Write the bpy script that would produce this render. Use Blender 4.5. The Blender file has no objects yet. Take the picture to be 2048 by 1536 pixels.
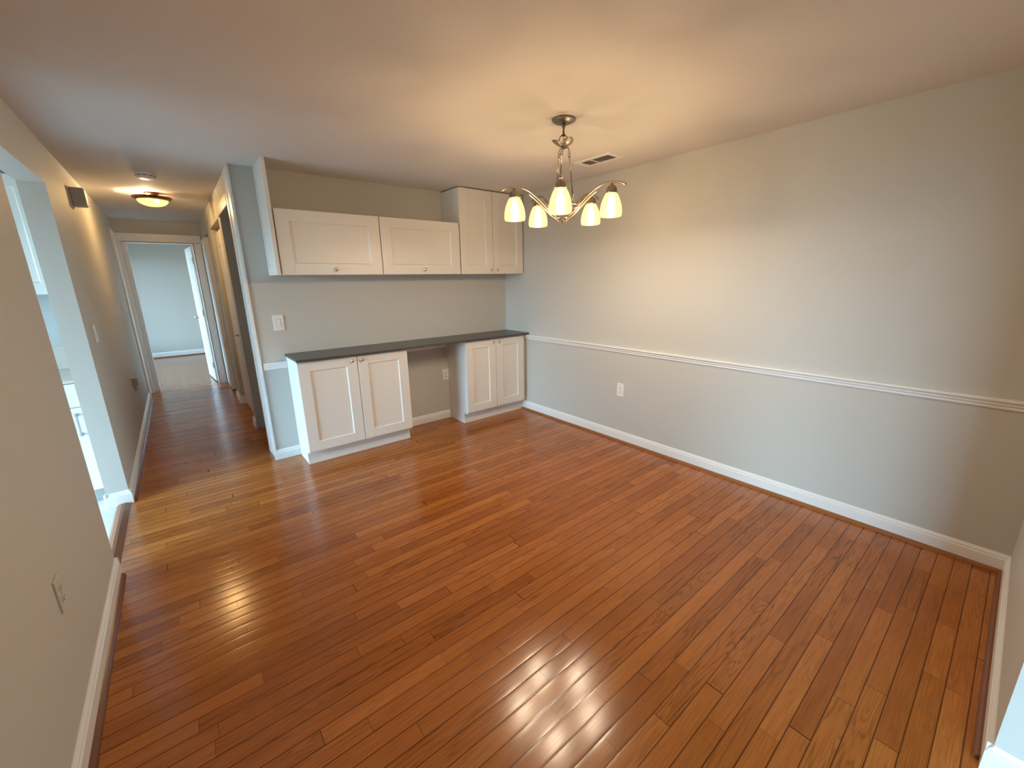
import bpy, bmesh, math, random
from mathutils import Vector, Matrix
random.seed(7)
scn = bpy.context.scene
COL = scn.collection
H = 2.44
PI = math.pi

# ------------------------------------------------------------------ materials
def new_mat(name):
    m = bpy.data.materials.new(name); m.use_nodes = True
    nt = m.node_tree
    for n in list(nt.nodes): nt.nodes.remove(n)
    out = nt.nodes.new('ShaderNodeOutputMaterial')
    return m, nt, out

def N(nt, kind, **kw):
    n = nt.nodes.new(kind)
    for k, v in kw.items(): setattr(n, k, v)
    return n

def setin(n, **kw):
    for k, v in kw.items():
        n.inputs[k.replace('_', ' ')].default_value = v

def math_node(nt, op, a, b=None, c=None):
    n = nt.nodes.new('ShaderNodeMath'); n.operation = op
    for i, v in enumerate((a, b, c)):
        if v is None: continue
        if isinstance(v, (int, float)): n.inputs[i].default_value = v
        else: nt.links.new(v, n.inputs[i])
    return n.outputs[0]

def painted(name, col, rough=0.55, bump=0.0, scale=300.0, spec=0.4, vary=0.03, coat=0.0):
    m, nt, out = new_mat(name)
    b = N(nt, 'ShaderNodeBsdfPrincipled')
    b.inputs['Roughness'].default_value = rough
    b.inputs['Specular IOR Level'].default_value = spec
    b.inputs['Coat Weight'].default_value = coat
    tc = N(nt, 'ShaderNodeTexCoord')
    nz = N(nt, 'ShaderNodeTexNoise'); nz.inputs['Scale'].default_value = 2.2; nz.inputs['Detail'].default_value = 3
    nt.links.new(tc.outputs['Object'], nz.inputs['Vector'])
    mix = N(nt, 'ShaderNodeMix', data_type='RGBA')
    mix.inputs['A'].default_value = (*[c * (1 - vary) for c in col], 1)
    mix.inputs['B'].default_value = (*[min(1, c * (1 + vary)) for c in col], 1)
    nt.links.new(nz.outputs['Fac'], mix.inputs['Factor'])
    nt.links.new(mix.outputs['Result'], b.inputs['Base Color'])
    if bump > 0:
        n2 = N(nt, 'ShaderNodeTexNoise'); n2.inputs['Scale'].default_value = scale; n2.inputs['Detail'].default_value = 2
        nt.links.new(tc.outputs['Object'], n2.inputs['Vector'])
        bp = N(nt, 'ShaderNodeBump'); bp.inputs['Strength'].default_value = bump; bp.inputs['Distance'].default_value = 0.001
        nt.links.new(n2.outputs['Fac'], bp.inputs['Height'])
        nt.links.new(bp.outputs['Normal'], b.inputs['Normal'])
    nt.links.new(b.outputs[0], out.inputs[0])
    return m

def metal(name, col, rough=0.3, aniso=0.0):
    m, nt, out = new_mat(name)
    b = N(nt, 'ShaderNodeBsdfPrincipled')
    b.inputs['Metallic'].default_value = 1.0
    b.inputs['Base Color'].default_value = (*col, 1)
    tc = N(nt, 'ShaderNodeTexCoord')
    nz = N(nt, 'ShaderNodeTexNoise'); nz.inputs['Scale'].default_value = 60; nz.inputs['Detail'].default_value = 3
    nt.links.new(tc.outputs['Object'], nz.inputs['Vector'])
    mr = N(nt, 'ShaderNodeMapRange'); mr.inputs['To Min'].default_value = rough * 0.85; mr.inputs['To Max'].default_value = rough * 1.15
    nt.links.new(nz.outputs['Fac'], mr.inputs['Value']); nt.links.new(mr.outputs[0], b.inputs['Roughness'])
    nt.links.new(b.outputs[0], out.inputs[0])
    return m

def emission(name, col, s):
    m, nt, out = new_mat(name)
    e = N(nt, 'ShaderNodeEmission'); e.inputs[0].default_value = (*col, 1); e.inputs[1].default_value = s
    nt.links.new(e.outputs[0], out.inputs[0])
    return m

def lamp_glass(name, through, glow, s, see):
    """frosted marbled lamp glass: lets part of the bulb's light through and glows itself"""
    m, nt, out = new_mat(name)
    tr = N(nt, 'ShaderNodeBsdfTransparent'); tr.inputs[0].default_value = (*through, 1)
    em = N(nt, 'ShaderNodeEmission'); em.inputs[1].default_value = s
    tc = N(nt, 'ShaderNodeTexCoord')
    nz = N(nt, 'ShaderNodeTexNoise'); nz.inputs['Scale'].default_value = 26; nz.inputs['Detail'].default_value = 6; nz.inputs['Distortion'].default_value = 1.6
    nt.links.new(tc.outputs['Object'], nz.inputs['Vector'])
    rp = N(nt, 'ShaderNodeValToRGB')
    rp.color_ramp.elements[0].position = 0.35; rp.color_ramp.elements[0].color = (*[c * 0.8 for c in glow], 1)
    rp.color_ramp.elements[1].position = 0.65; rp.color_ramp.elements[1].color = (*glow, 1)
    nt.links.new(nz.outputs['Fac'], rp.inputs[0]); nt.links.new(rp.outputs[0], em.inputs[0])
    gl = N(nt, 'ShaderNodeBsdfGlossy'); gl.inputs['Roughness'].default_value = 0.25
    m1 = N(nt, 'ShaderNodeMixShader'); m1.inputs[0].default_value = see
    nt.links.new(em.outputs[0], m1.inputs[1]); nt.links.new(tr.outputs[0], m1.inputs[2])
    m2 = N(nt, 'ShaderNodeMixShader'); m2.inputs[0].default_value = 0.04
    nt.links.new(m1.outputs[0], m2.inputs[1]); nt.links.new(gl.outputs[0], m2.inputs[2])
    nt.links.new(m2.outputs[0], out.inputs[0])
    return m

def oak_floor(name, along='X', w=0.0657, L=0.95, tone=1.0, off=0.0, bump=0.45, vary=1.0, tint=(1, 1, 1)):
    m, nt, out = new_mat(name)
    lk = nt.links.new
    tc = N(nt, 'ShaderNodeTexCoord'); sp = N(nt, 'ShaderNodeSeparateXYZ'); lk(tc.outputs['Object'], sp.inputs[0])
    u = sp.outputs['X'] if along == 'X' else sp.outputs['Y']
    v = sp.outputs['Y'] if along == 'X' else sp.outputs['X']
    vr = math_node(nt, 'DIVIDE', math_node(nt, 'ADD', v, 20.0 + off), w)
    row = math_node(nt, 'FLOOR', vr); fr = math_node(nt, 'FRACT', vr)
    wn = N(nt, 'ShaderNodeTexWhiteNoise', noise_dimensions='1D'); lk(row, wn.inputs['W'])
    # each row: own shift and own board length
    wn2 = N(nt, 'ShaderNodeTexWhiteNoise', noise_dimensions='1D'); lk(math_node(nt, 'ADD', row, 531.7), wn2.inputs['W'])
    ln = math_node(nt, 'MULTIPLY_ADD', wn2.outputs['Value'], 0.65, L * 0.6)
    us = math_node(nt, 'DIVIDE', math_node(nt, 'ADD', math_node(nt, 'MULTIPLY_ADD', wn.outputs['Value'], 7.3, 30.0), u), ln)
    # uneven boards inside the row
    wob = N(nt, 'ShaderNodeTexNoise', noise_dimensions='2D'); wob.inputs['Scale'].default_value = 0.55; wob.inputs['Detail'].default_value = 0
    cv0 = N(nt, 'ShaderNodeCombineXYZ'); lk(us, cv0.inputs[0]); lk(math_node(nt, 'MULTIPLY', row, 3.17), cv0.inputs[1]); lk(cv0.outputs[0], wob.inputs['Vector'])
    us = math_node(nt, 'ADD', us, math_node(nt, 'MULTIPLY', wob.outputs['Fac'], 1.5))
    idx = math_node(nt, 'FLOOR', us); fu = math_node(nt, 'FRACT', us)
    cid = N(nt, 'ShaderNodeCombineXYZ'); lk(row, cid.inputs[0]); lk(idx, cid.inputs[1])
    wb = N(nt, 'ShaderNodeTexWhiteNoise', noise_dimensions='3D'); lk(cid.outputs[0], wb.inputs['Vector'])
    sc = N(nt, 'ShaderNodeSeparateColor'); lk(wb.outputs['Color'], sc.inputs[0])
    r1, r2, r3 = sc.outputs[0], sc.outputs[1], sc.outputs[2]
    # grain coordinates shifted per board
    gc = N(nt, 'ShaderNodeCombineXYZ')
    lk(math_node(nt, 'ADD', u, math_node(nt, 'MULTIPLY', r1, 43.0)), gc.inputs[0])
    lk(math_node(nt, 'ADD', v, math_node(nt, 'MULTIPLY', r2, 17.0)), gc.inputs[1])
    lk(math_node(nt, 'MULTIPLY', r3, 9.0), gc.inputs[2])
    mp = N(nt, 'ShaderNodeMapping'); lk(gc.outputs[0], mp.inputs[0]); mp.inputs['Scale'].default_value = (1.5, 24.0, 1.0)
    g1 = N(nt, 'ShaderNodeTexNoise'); g1.inputs['Scale'].default_value = 1.0; g1.inputs['Detail'].default_value = 2; g1.inputs['Distortion'].default_value = 0.4
    lk(mp.outputs[0], g1.inputs['Vector'])
    rings = math_node(nt, 'FRACT', math_node(nt, 'MULTIPLY', g1.outputs['Fac'], math_node(nt, 'MULTIPLY_ADD', r3, 8.0, 5.0)))
    tri = math_node(nt, 'ABSOLUTE', math_node(nt, 'SUBTRACT', math_node(nt, 'MULTIPLY', rings, 2.0), 1.0))   # 0..1
    ringd = math_node(nt, 'POWER', tri, 3.5)
    fig = N(nt, 'ShaderNodeMapRange'); lk(sc.outputs[1], fig.inputs['Value'])
    fig.inputs['From Min'].default_value = 0.30; fig.inputs['From Max'].default_value = 0.95; fig.inputs['To Min'].default_value = 0.30; fig.inputs['To Max'].default_value = 1.0
    ringd = math_node(nt, 'MULTIPLY', ringd, fig.outputs[0])
    mp2 = N(nt, 'ShaderNodeMapping'); lk(gc.outputs[0], mp2.inputs[0]); mp2.inputs['Scale'].default_value = (7.0, 300.0, 1.0)
    g2 = N(nt, 'ShaderNodeTexNoise'); g2.inputs['Scale'].default_value = 1.0; g2.inputs['Detail'].default_value = 3
    lk(mp2.outputs[0], g2.inputs['Vector'])
    mp3 = N(nt, 'ShaderNodeMapping'); lk(gc.outputs[0], mp3.inputs[0]); mp3.inputs['Scale'].default_value = (3.5, 14.0, 1.0)
    g3 = N(nt, 'ShaderNodeTexNoise'); g3.inputs['Scale'].default_value = 1.0; g3.inputs['Detail'].default_value = 1
    lk(mp3.outputs[0], g3.inputs['Vector'])
    rp = N(nt, 'ShaderNodeValToRGB'); cr = rp.color_ramp
    t = tone
    cols = [(0.0, (0.33, 0.100, 0.016)), (0.25, (0.40, 0.128, 0.021)), (0.55, (0.45, 0.150, 0.027)), (0.85, (0.50, 0.176, 0.035)), (1.0, (0.56, 0.205, 0.045))]
    cr.elements[0].position = 0; cr.elements[0].color = (*[c * t * k for c, k in zip(cols[0][1], tint)], 1)
    cr.elements[1].position = 1; cr.elements[1].color = (*[c * t * k for c, k in zip(cols[-1][1], tint)], 1)
    for p_, c_ in cols[1:-1]:
        e = cr.elements.new(p_); e.color = (*[c * t * k for c, k in zip(c_, tint)], 1)
    base = math_node(nt, 'ADD', math_node(nt, 'MULTIPLY_ADD', math_node(nt, 'SUBTRACT', r1, 0.5), 0.85 * vary, 0.47), math_node(nt, 'MULTIPLY', math_node(nt, 'SUBTRACT', g3.outputs['Fac'], 0.5), 0.5))
    lk(base, rp.inputs[0])
    d1 = math_node(nt, 'SUBTRACT', 1.0, math_node(nt, 'MULTIPLY', ringd, 0.50))
    d2 = math_node(nt, 'SUBTRACT', 1.34, math_node(nt, 'MULTIPLY', g2.outputs['Fac'], 0.72))
    # joints
    def edge(f, wd):
        a = math_node(nt, 'LESS_THAN', f, wd); b_ = math_node(nt, 'GREATER_THAN', f, 1 - wd)
        return math_node(nt, 'MAXIMUM', a, b_)
    e1 = edge(fr, 0.030); e2 = edge(fu, 0.0014)
    ed = math_node(nt, 'MAXIMUM', e1, e2)
    d3 = math_node(nt, 'SUBTRACT', 1.0, math_node(nt, 'MULTIPLY', ed, 0.72))
    dk = math_node(nt, 'MULTIPLY', math_node(nt, 'MULTIPLY', d1, d2), d3)
    mul = N(nt, 'ShaderNodeMix', data_type='RGBA', blend_type='MULTIPLY'); mul.inputs['Factor'].default_value = 1
    cc = N(nt, 'ShaderNodeCombineColor'); lk(dk, cc.inputs[0]); lk(math_node(nt, 'POWER', dk, 1.15), cc.inputs[1]); lk(math_node(nt, 'POWER', dk, 1.3), cc.inputs[2])
    lk(rp.outputs[0], mul.inputs['A']); lk(cc.outputs[0], mul.inputs['B'])
    b = N(nt, 'ShaderNodeBsdfPrincipled'); lk(mul.outputs['Result'], b.inputs['Base Color'])
    b.inputs['Specular IOR Level'].default_value = 0.5
    rg = math_node(nt, 'MULTIPLY_ADD', g2.outputs['Fac'], 0.10, 0.13)
    lk(rg, b.inputs['Roughness'])
    b.inputs['Coat Weight'].default_value = 0.0
    # slightly cupped boards, sunk joints, fine grain
    cup = math_node(nt, 'MULTIPLY', math_node(nt, 'ABSOLUTE', math_node(nt, 'SUBTRACT', fr, 0.5)), 2.0)
    cup = math_node(nt, 'POWER', cup, 6.0)
    hh = math_node(nt, 'SUBTRACT', math_node(nt, 'MULTIPLY', cup, -0.55), math_node(nt, 'MULTIPLY', ed, 0.5))
    hh = math_node(nt, 'ADD', hh, math_node(nt, 'MULTIPLY', g2.outputs['Fac'], 0.10))
    hh = math_node(nt, 'ADD', hh, math_node(nt, 'MULTIPLY', g3.outputs['Fac'], 0.35))
    tilt = math_node(nt, 'MULTIPLY', math_node(nt, 'SUBTRACT', r2, 0.5), fr)
    hh = math_node(nt, 'ADD', hh, math_node(nt, 'MULTIPLY', tilt, 0.3))
    bp = N(nt, 'ShaderNodeBump'); bp.inputs['Strength'].default_value = bump; bp.inputs['Distance'].default_value = 0.0012
    lk(hh, bp.inputs['Height']); lk(bp.outputs['Normal'], b.inputs['Normal'])
    lk(b.outputs[0], out.inputs[0])
    return m

def stained_wood(name, col, axis='X'):
    m, nt, out = new_mat(name)
    tc = N(nt, 'ShaderNodeTexCoord'); mp = N(nt, 'ShaderNodeMapping')
    mp.inputs['Scale'].default_value = (3, 120, 120) if axis == 'X' else (120, 3, 120)
    nt.links.new(tc.outputs['Object'], mp.inputs[0])
    nz = N(nt, 'ShaderNodeTexNoise'); nz.inputs['Scale'].default_value = 1; nz.inputs['Detail'].default_value = 3
    nt.links.new(mp.outputs[0], nz.inputs['Vector'])
    mix = N(nt, 'ShaderNodeMix', data_type='RGBA')
    mix.inputs['A'].default_value = (*[c * 0.65 for c in col], 1); mix.inputs['B'].default_value = (*[c * 1.3 for c in col], 1)
    nt.links.new(nz.outputs['Fac'], mix.inputs['Factor'])
    b = N(nt, 'ShaderNodeBsdfPrincipled'); b.inputs['Roughness'].default_value = 0.28
    nt.links.new(mix.outputs['Result'], b.inputs['Base Color']); nt.links.new(b.outputs[0], out.inputs[0])
    return m

def tile_mat(name, col, grout, sx, sy, plane='XY', rough=0.25, marb=0.0):
    m, nt, out = new_mat(name)
    lk = nt.links.new
    tc = N(nt, 'ShaderNodeTexCoord'); sp = N(nt, 'ShaderNodeSeparateXYZ'); lk(tc.outputs['Object'], sp.inputs[0])
    a = sp.outputs[plane[0]]; b_ = sp.outputs[plane[1]]
    fa = math_node(nt, 'FRACT', math_node(nt, 'DIVIDE', math_node(nt, 'ADD', a, 20.0), sx))
    fb = math_node(nt, 'FRACT', math_node(nt, 'DIVIDE', math_node(nt, 'ADD', b_, 20.0), sy))
    g = math_node(nt, 'MAXIMUM', math_node(nt, 'LESS_THAN', fa, 0.004 / sx), math_node(nt, 'LESS_THAN', fb, 0.004 / sy))
    nz = N(nt, 'ShaderNodeTexNoise'); nz.inputs['Scale'].default_value = 5; nz.inputs['Detail'].default_value = 5; nz.inputs['Distortion'].default_value = 1.5
    lk(tc.outputs['Object'], nz.inputs['Vector'])
    mv = N(nt, 'ShaderNodeMix', data_type='RGBA')
    mv.inputs['A'].default_value = (*[c * (1 - marb) for c in col], 1); mv.inputs['B'].default_value = (*col, 1); lk(nz.outputs['Fac'], mv.inputs['Factor'])
    mx = N(nt, 'ShaderNodeMix', data_type='RGBA'); lk(g, mx.inputs['Factor']); lk(mv.outputs['Result'], mx.inputs['A']); mx.inputs['B'].default_value = (*grout, 1)
    b = N(nt, 'ShaderNodeBsdfPrincipled'); b.inputs['Roughness'].default_value = rough
    lk(mx.outputs['Result'], b.inputs['Base Color'])
    bp = N(nt, 'ShaderNodeBump'); bp.invert = True; bp.inputs['Strength'].default_value = 0.4; bp.inputs['Distance'].default_value = 0.001
    lk(g, bp.inputs['Height']); lk(bp.outputs[0], b.inputs['Normal'])
    lk(b.outputs[0], out.inputs[0])
    return m

def granite(name):
    m, nt, out = new_mat(name)
    lk = nt.links.new
    tc = N(nt, 'ShaderNodeTexCoord')
    vo = N(nt, 'ShaderNodeTexNoise'); vo.inputs['Scale'].default_value = 420; vo.inputs['Detail'].default_value = 2
    lk(tc.outputs['Object'], vo.inputs['Vector'])
    rp = N(nt, 'ShaderNodeValToRGB')
    rp.color_ramp.elements[0].position = 0.35; rp.color_ramp.elements[0].color = (0.052, 0.05, 0.044, 1)
    rp.color_ramp.elements[1].position = 0.7; rp.color_ramp.elements[1].color = (0.105, 0.10, 0.088, 1)
    lk(vo.outputs['Fac'], rp.inputs[0])
    b = N(nt, 'ShaderNodeBsdfPrincipled'); b.inputs['Roughness'].default_value = 0.32
    lk(rp.outputs[0], b.inputs['Base Color']); lk(b.outputs[0], out.inputs[0])
    return m

def window_glass(name):
    m, nt, out = new_mat(name)
    tr = N(nt, 'ShaderNodeBsdfTransparent'); tr.inputs[0].default_value = (0.95, 0.98, 0.98, 1)
    gl = N(nt, 'ShaderNodeBsdfGlossy'); gl.inputs['Roughness'].default_value = 0.02
    fz = N(nt, 'ShaderNodeFresnel')
    mx = N(nt, 'ShaderNodeMixShader'); nt.links.new(fz.outputs[0], mx.inputs[0])
    nt.links.new(tr.outputs[0], mx.inputs[1]); nt.links.new(gl.outputs[0], mx.inputs[2]); nt.links.new(mx.outputs[0], out.inputs[0])
    return m

WALL = painted('wall_paint_greige', (0.56, 0.545, 0.50), 0.6, 0.25, 260, 0.3, 0.012)
CEIL = painted('ceiling_paint', (0.72, 0.69, 0.665), 0.8, 0.25, 200, 0.2, 0.012)
TRIM = painted('white_trim_paint', (0.82, 0.82, 0.80), 0.32, 0.0, 100, 0.5, 0.01)
CAB = painted('white_cabinet_foil', (0.80, 0.79, 0.755), 0.36, 0.06, 500, 0.5, 0.008)
CABIN = painted('cabinet_carcass_white', (0.78, 0.78, 0.76), 0.45, 0.0, 100, 0.4, 0.01)
DOORW = painted('white_door_paint', (0.78, 0.78, 0.77), 0.38, 0.05, 200, 0.4, 0.01)
PLAST = painted('white_plastic', (0.84, 0.83, 0.79), 0.3, 0.0, 100, 0.5, 0.0)
SLOT = painted('dark_slot', (0.04, 0.035, 0.03), 0.6)
WALLP = painted('wall_coloured_plastic', (0.56, 0.54, 0.49), 0.45)
GRAYPL = painted('greyed_plastic', (0.42, 0.41, 0.37), 0.5)
NICKEL = metal('brushed_nickel', (0.42, 0.37, 0.31), 0.3)
DNICKEL = metal('dark_brushed_nickel', (0.30, 0.265, 0.225), 0.33)
CHROME = metal('polished_chrome', (0.75, 0.75, 0.76), 0.12)
BRONZE = metal('oiled_bronze', (0.17, 0.09, 0.045), 0.35)
BRUSH = metal('satin_steel', (0.42, 0.42, 0.43), 0.3)
OAK = oak_floor('oak_strip_floor', 'X', tone=0.95)
OAK2 = oak_floor('oak_strip_floor_bedroom', 'Y', off=0.31, bump=0.08, vary=0.15, tone=0.8, tint=(1.0, 1.3, 3.0))  # tint puts the pale pinkish floor reflection into the oak colour
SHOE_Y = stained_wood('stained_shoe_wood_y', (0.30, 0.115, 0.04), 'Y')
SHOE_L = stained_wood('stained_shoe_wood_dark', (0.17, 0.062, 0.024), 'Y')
SHOE_X = stained_wood('stained_shoe_wood_x', (0.20, 0.07, 0.02), 'X')
REDUC = stained_wood('threshold_wood', (0.33, 0.14, 0.06), 'Y')
REDUC2 = stained_wood('threshold_wood_dark', (0.20, 0.065, 0.022), 'Y')
TILE = tile_mat('kitchen_floor_tile', (0.76, 0.76, 0.74), (0.45, 0.44, 0.42), 0.34, 0.34, 'XY', 0.3, 0.06)
SPLASH = tile_mat('backsplash_tile', (0.66, 0.68, 0.68), (0.6, 0.61, 0.6), 0.3, 0.12, 'XZ', 0.25, 0.25)
STONE = granite('dark_counter_stone')
MARB = tile_mat('beige_counter_stone', (0.72, 0.64, 0.55), (0.7, 0.62, 0.53), 9.0, 9.0, 'XY', 0.3, 0.3)
GLASS = window_glass('window_glass')
WARM = (1.0, 0.785, 0.56)
SHADE = lamp_glass('marbled_shade_glass', (1.0, 0.86, 0.62), (1.0, 0.80, 0.33), 1.45, 0.52)
DOME = lamp_glass('dome_glass', (1.0, 0.82, 0.5), (1.0, 0.74, 0.26), 1.5, 0.35)
BULB = emission('bulb_glow', (1.0, 0.86, 0.6), 9.0)

# ------------------------------------------------------------------ mesh helpers
class MB:
    def __init__(self): self.bm = bmesh.new()
    def box(self, x0, x1, y0, y1, z0, z1):
        v = [self.bm.verts.new(p) for p in ((x0,y0,z0),(x1,y0,z0),(x1,y1,z0),(x0,y1,z0),(x0,y0,z1),(x1,y0,z1),(x1,y1,z1),(x0,y1,z1))]
        for f in ((0,3,2,1),(4,5,6,7),(0,1,5,4),(1,2,6,5),(2,3,7,6),(3,0,4,7)): self.bm.faces.new([v[i] for i in f])
        return self
    def prism(self, prof, a, b):
        """prof: list of 3D offsets (closed loop); swept from a to b"""
        a = Vector(a); b = Vector(b)
        r0 = [self.bm.verts.new(a + Vector(p)) for p in prof]; r1 = [self.bm.verts.new(b + Vector(p)) for p in prof]
        n = len(prof)
        for i in range(n): self.bm.faces.new((r0[i], r0[(i+1) % n], r1[(i+1) % n], r1[i]))
        self.bm.faces.new(list(reversed(r0))); self.bm.faces.new(r1)
        return self
    def lathe(self, prof, c=(0,0,0), seg=32, axis='Z', cap=True):
        """prof: list of (r, h) along the axis"""
        c = Vector(c)
        def P(r, h, a):
            x, y = r * math.cos(a), r * math.sin(a)
            if axis == 'Z': return c + Vector((x, y, h))
            if axis == 'Y': return c + Vector((x, h, y))
            return c + Vector((h, x, y))
        rings = []
        for r, h in prof:
            if r < 1e-6: rings.append([self.bm.verts.new(P(0, h, 0))])
            else: rings.append([self.bm.verts.new(P(r, h, 2*PI*i/seg)) for i in range(seg)])
        for A, B in zip(rings, rings[1:]):
            for i in range(seg):
                j = (i + 1) % seg
                if len(A) == 1 and len(B) == 1: continue
                if len(A) == 1: self.bm.faces.new((A[0], B[j], B[i]))
                elif len(B) == 1: self.bm.faces.new((A[i], A[j], B[0]))
                else: self.bm.faces.new((A[i], A[j], B[j], B[i]))
        return self
    def tube(self, pts, r, seg=10, flat=1.0):
        pts = [Vector(p) for p in pts]
        rings = []; up = Vector((0, 0, 1)); prev = None
        for i, p in enumerate(pts):
            t = (pts[min(i+1, len(pts)-1)] - pts[max(i-1, 0)]).normalized()
            if prev is None:
                n = t.cross(up)
                if n.length < 1e-4: n = t.cross(Vector((1, 0, 0)))
                n.normalize()
            else: n = (prev - t * prev.dot(t)).normalized()
            prev = n; b = t.cross(n)
            rr = r[i] if isinstance(r, (list, tuple)) else r
            rings.append([self.bm.verts.new(p + (n * math.cos(2*PI*k/seg) + b * math.sin(2*PI*k/seg) * flat) * rr) for k in range(seg)])
        for A, B in zip(rings, rings[1:]):
            for k in range(seg): self.bm.faces.new((A[k], A[(k+1) % seg], B[(k+1) % seg], B[k]))
        self.bm.faces.new(list(reversed(rings[0]))); self.bm.faces.new(rings[-1])
        return self
    def torus(self, c, R, r, ax='Z', seg=32, s2=8):
        c = Vector(c); rings = []
        for i in range(seg):
            a = 2*PI*i/seg; ring = []
            for k in range(s2):
                b = 2*PI*k/s2; rad = R + r*math.cos(b); h = r*math.sin(b)
                x, y = rad*math.cos(a), rad*math.sin(a)
                ring.append(self.bm.verts.new(c + (Vector((x, y, h)) if ax == 'Z' else Vector((x, h, y)) if ax == 'Y' else Vector((h, x, y)))))
            rings.append(ring)
        for i in range(seg):
            A, B = rings[i], rings[(i+1) % seg]
            for k in range(s2): self.bm.faces.new((A[k], A[(k+1) % s2], B[(k+1) % s2], B[k]))
        return self
    def build(self, name, mat, parent=None, smooth=False, bevel=0.0, origin=None):
        bmesh.ops.recalc_face_normals(self.bm, faces=self.bm.faces)
        me = bpy.data.meshes.new(name); self.bm.to_mesh(me); self.bm.free()
        me.materials.append(mat)
        if smooth:
            for p in me.polygons: p.use_smooth = True
        ob = bpy.data.objects.new(name, me); COL.objects.link(ob)
        if origin is not None:
            me.transform(Matrix.Translation(-Vector(origin))); ob.location = origin
        if parent is not None:
            ob.parent = parent
            if origin is None:
                pass
        if bevel > 0:
            bv = ob.modifiers.new('soft_edges', 'BEVEL'); bv.width = bevel; bv.segments = 2; bv.limit_method = 'ANGLE'; bv.angle_limit = math.radians(40)
        return ob

def tag(o, label, cat, group=None):
    o['label'] = label; o['category'] = cat
    if group: o['group'] = group
    return o
def thing(name, label, cat, group=None, loc=(0, 0, 0), rotz=0.0):
    o = bpy.data.objects.new(name, None); COL.objects.link(o); o.location = loc; o.rotation_euler = (0, 0, rotz)
    o.empty_display_size = 0.1
    return tag(o, label, cat, group)
def struct(mb, name, mat, label=None, cat=None, **kw):
    o = mb.build(name, mat, **kw); o['kind'] = 'structure'
    if label: o['label'] = label
    if cat: o['category'] = cat
    return o
def dup(root, loc, label=None, rotz=None):
    r = root.copy(); COL.objects.link(r); r.location = loc
    if rotz is not None: r.rotation_euler = (0, 0, rotz)
    if label: r['label'] = label
    for ch in list(root.children):
        c = ch.copy(); COL.objects.link(c); c.parent = r
        for g in list(ch.children):
            d = g.copy(); COL.objects.link(d); d.parent = c
    return r

# ------------------------------------------------------------------ measures
XL = -3.648      # left wall face
XW = -2.674      # hall's right wall face
YS = -4.218      # short wall return
XS = -1.395      # its free end
YK1, YK2 = -1.144, -0.138   # kitchen opening
YE = 3.96        # wall at the hall's end
T = 0.12

# ------------------------------------------------------------------ floors and ceiling
m = MB(); m.box(-3.70, 0.12, -4.34, 4.10, -0.06, 0.0); m.box(-5.4, 1.2, -9.2, -4.34, -0.06, 0.0); m.box(-2.674, -1.2, 0.12, 1.3, -0.0601, -0.0001)
struct(m, 'floor', OAK, 'glossy orange brown oak strip floor running through room and hall', 'floor')
m = MB(); m.box(-4.8, -0.6, 4.10, 8.0, -0.06, 0.0)
struct(m, 'floor_bedroom', OAK2, 'oak strip floor of the room beyond the hall doorway', 'floor')
m = MB(); m.box(-6.8, -3.70, -3.5, 0.75, -0.06, -0.002)
struct(m, 'floor_kitchen', TILE, 'white square tile floor beyond the opening in the left wall', 'floor')
m = MB(); m.box(-7.3, 1.3, -9.3, 8.1, H, H + 0.08)
struct(m, 'ceiling', CEIL, 'smooth pale ceiling over dining area and hall', 'ceiling')

# ------------------------------------------------------------------ walls
m = MB(); m.box(XW + 0.001, 0.0, 0.0, T, 0, H); m.box(XW + 0.001, XW + T, T, 0.30, 0, H)
struct(m, 'wall_back', WALL, 'greige wall behind the built-in cabinets', 'wall')
m = MB(); m.box(0.0, T, YS - T, T, 0, H)
struct(m, 'wall_right', WALL, 'long greige wall with a white chair rail', 'wall')
m = MB(); m.box(XS, 0.0, YS - T, YS, 0, H); m.box(XS, XS + T, YS - 0.5, YS - T, 0, H)
struct(m, 'wall_return', WALL, 'short wall stub at the near right corner', 'wall')
m = MB()
m.box(XL - T, XL, -4.36, YK1, 0, H)
m.box(XL - T, XL, YK2, 4.08, 0, H)
m.box(XL - T, XL, YK1, YK2, 2.165, H)
struct(m, 'wall_left', WALL, 'greige wall with the kitchen opening, running on into the hall', 'wall')
m = MB()
m.box(XW, XW + T, 0.30, 1.07, 2.19, H)
m.box(XW, XW + T, 1.07, 1.25, 0, H)
m.box(XW, XW + T, 1.25, 2.34, 2.20, H)
m.box(XW, XW + T, 2.34, 2.80, 0, H)
m.box(XW, XW + T, 2.80, YE, 2.20, H)
m.box(XW + T, XW + T + 0.06, 1.25, YE, 0, H)
struct(m, 'wall_hall_right', WALL, 'right wall of the hall with its doorway and closets', 'wall')
m = MB()
m.box(XL, -3.600, YE, YE + T, 0, 2.155); m.box(-2.795, -2.45, YE, YE + T, 0, 2.155)
m.box(XL, -2.45, YE, YE + T, 2.155, H)
struct(m, 'wall_hall_end', WALL, 'wall with a doorway at the end of the hall', 'wall')
# room off the hall behind opening one
m = MB(); m.box(-1.3, -1.2, T, 1.25, 0, H); m.box(XW + T, -1.2, 1.25, 1.33, 0, H)
struct(m, 'wall_side_room', WALL)
# bedroom beyond the hall
m = MB()
m.box(-4.8, -0.6, 7.87, 7.97, 0, H)
m.box(-0.7, -0.6, 4.0, 7.9, 0, H)
m.box(-4.8, XL - T, YE, YE + T, 0, H); m.box(-2.45, -0.6, YE, YE + T, 0, H)
m.box(-4.8, -4.7, 4.0, 4.3, 0, H); m.box(-4.8, -4.7, 7.6, 7.9, 0, H)
m.box(-4.8, -4.7, 4.3, 7.6, 0, 0.3); m.box(-4.8, -4.7, 4.3, 7.6, 2.2, H)
struct(m, 'wall_bedroom', WALL, 'wall of the bright room seen through the hall doorway', 'wall')
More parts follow.
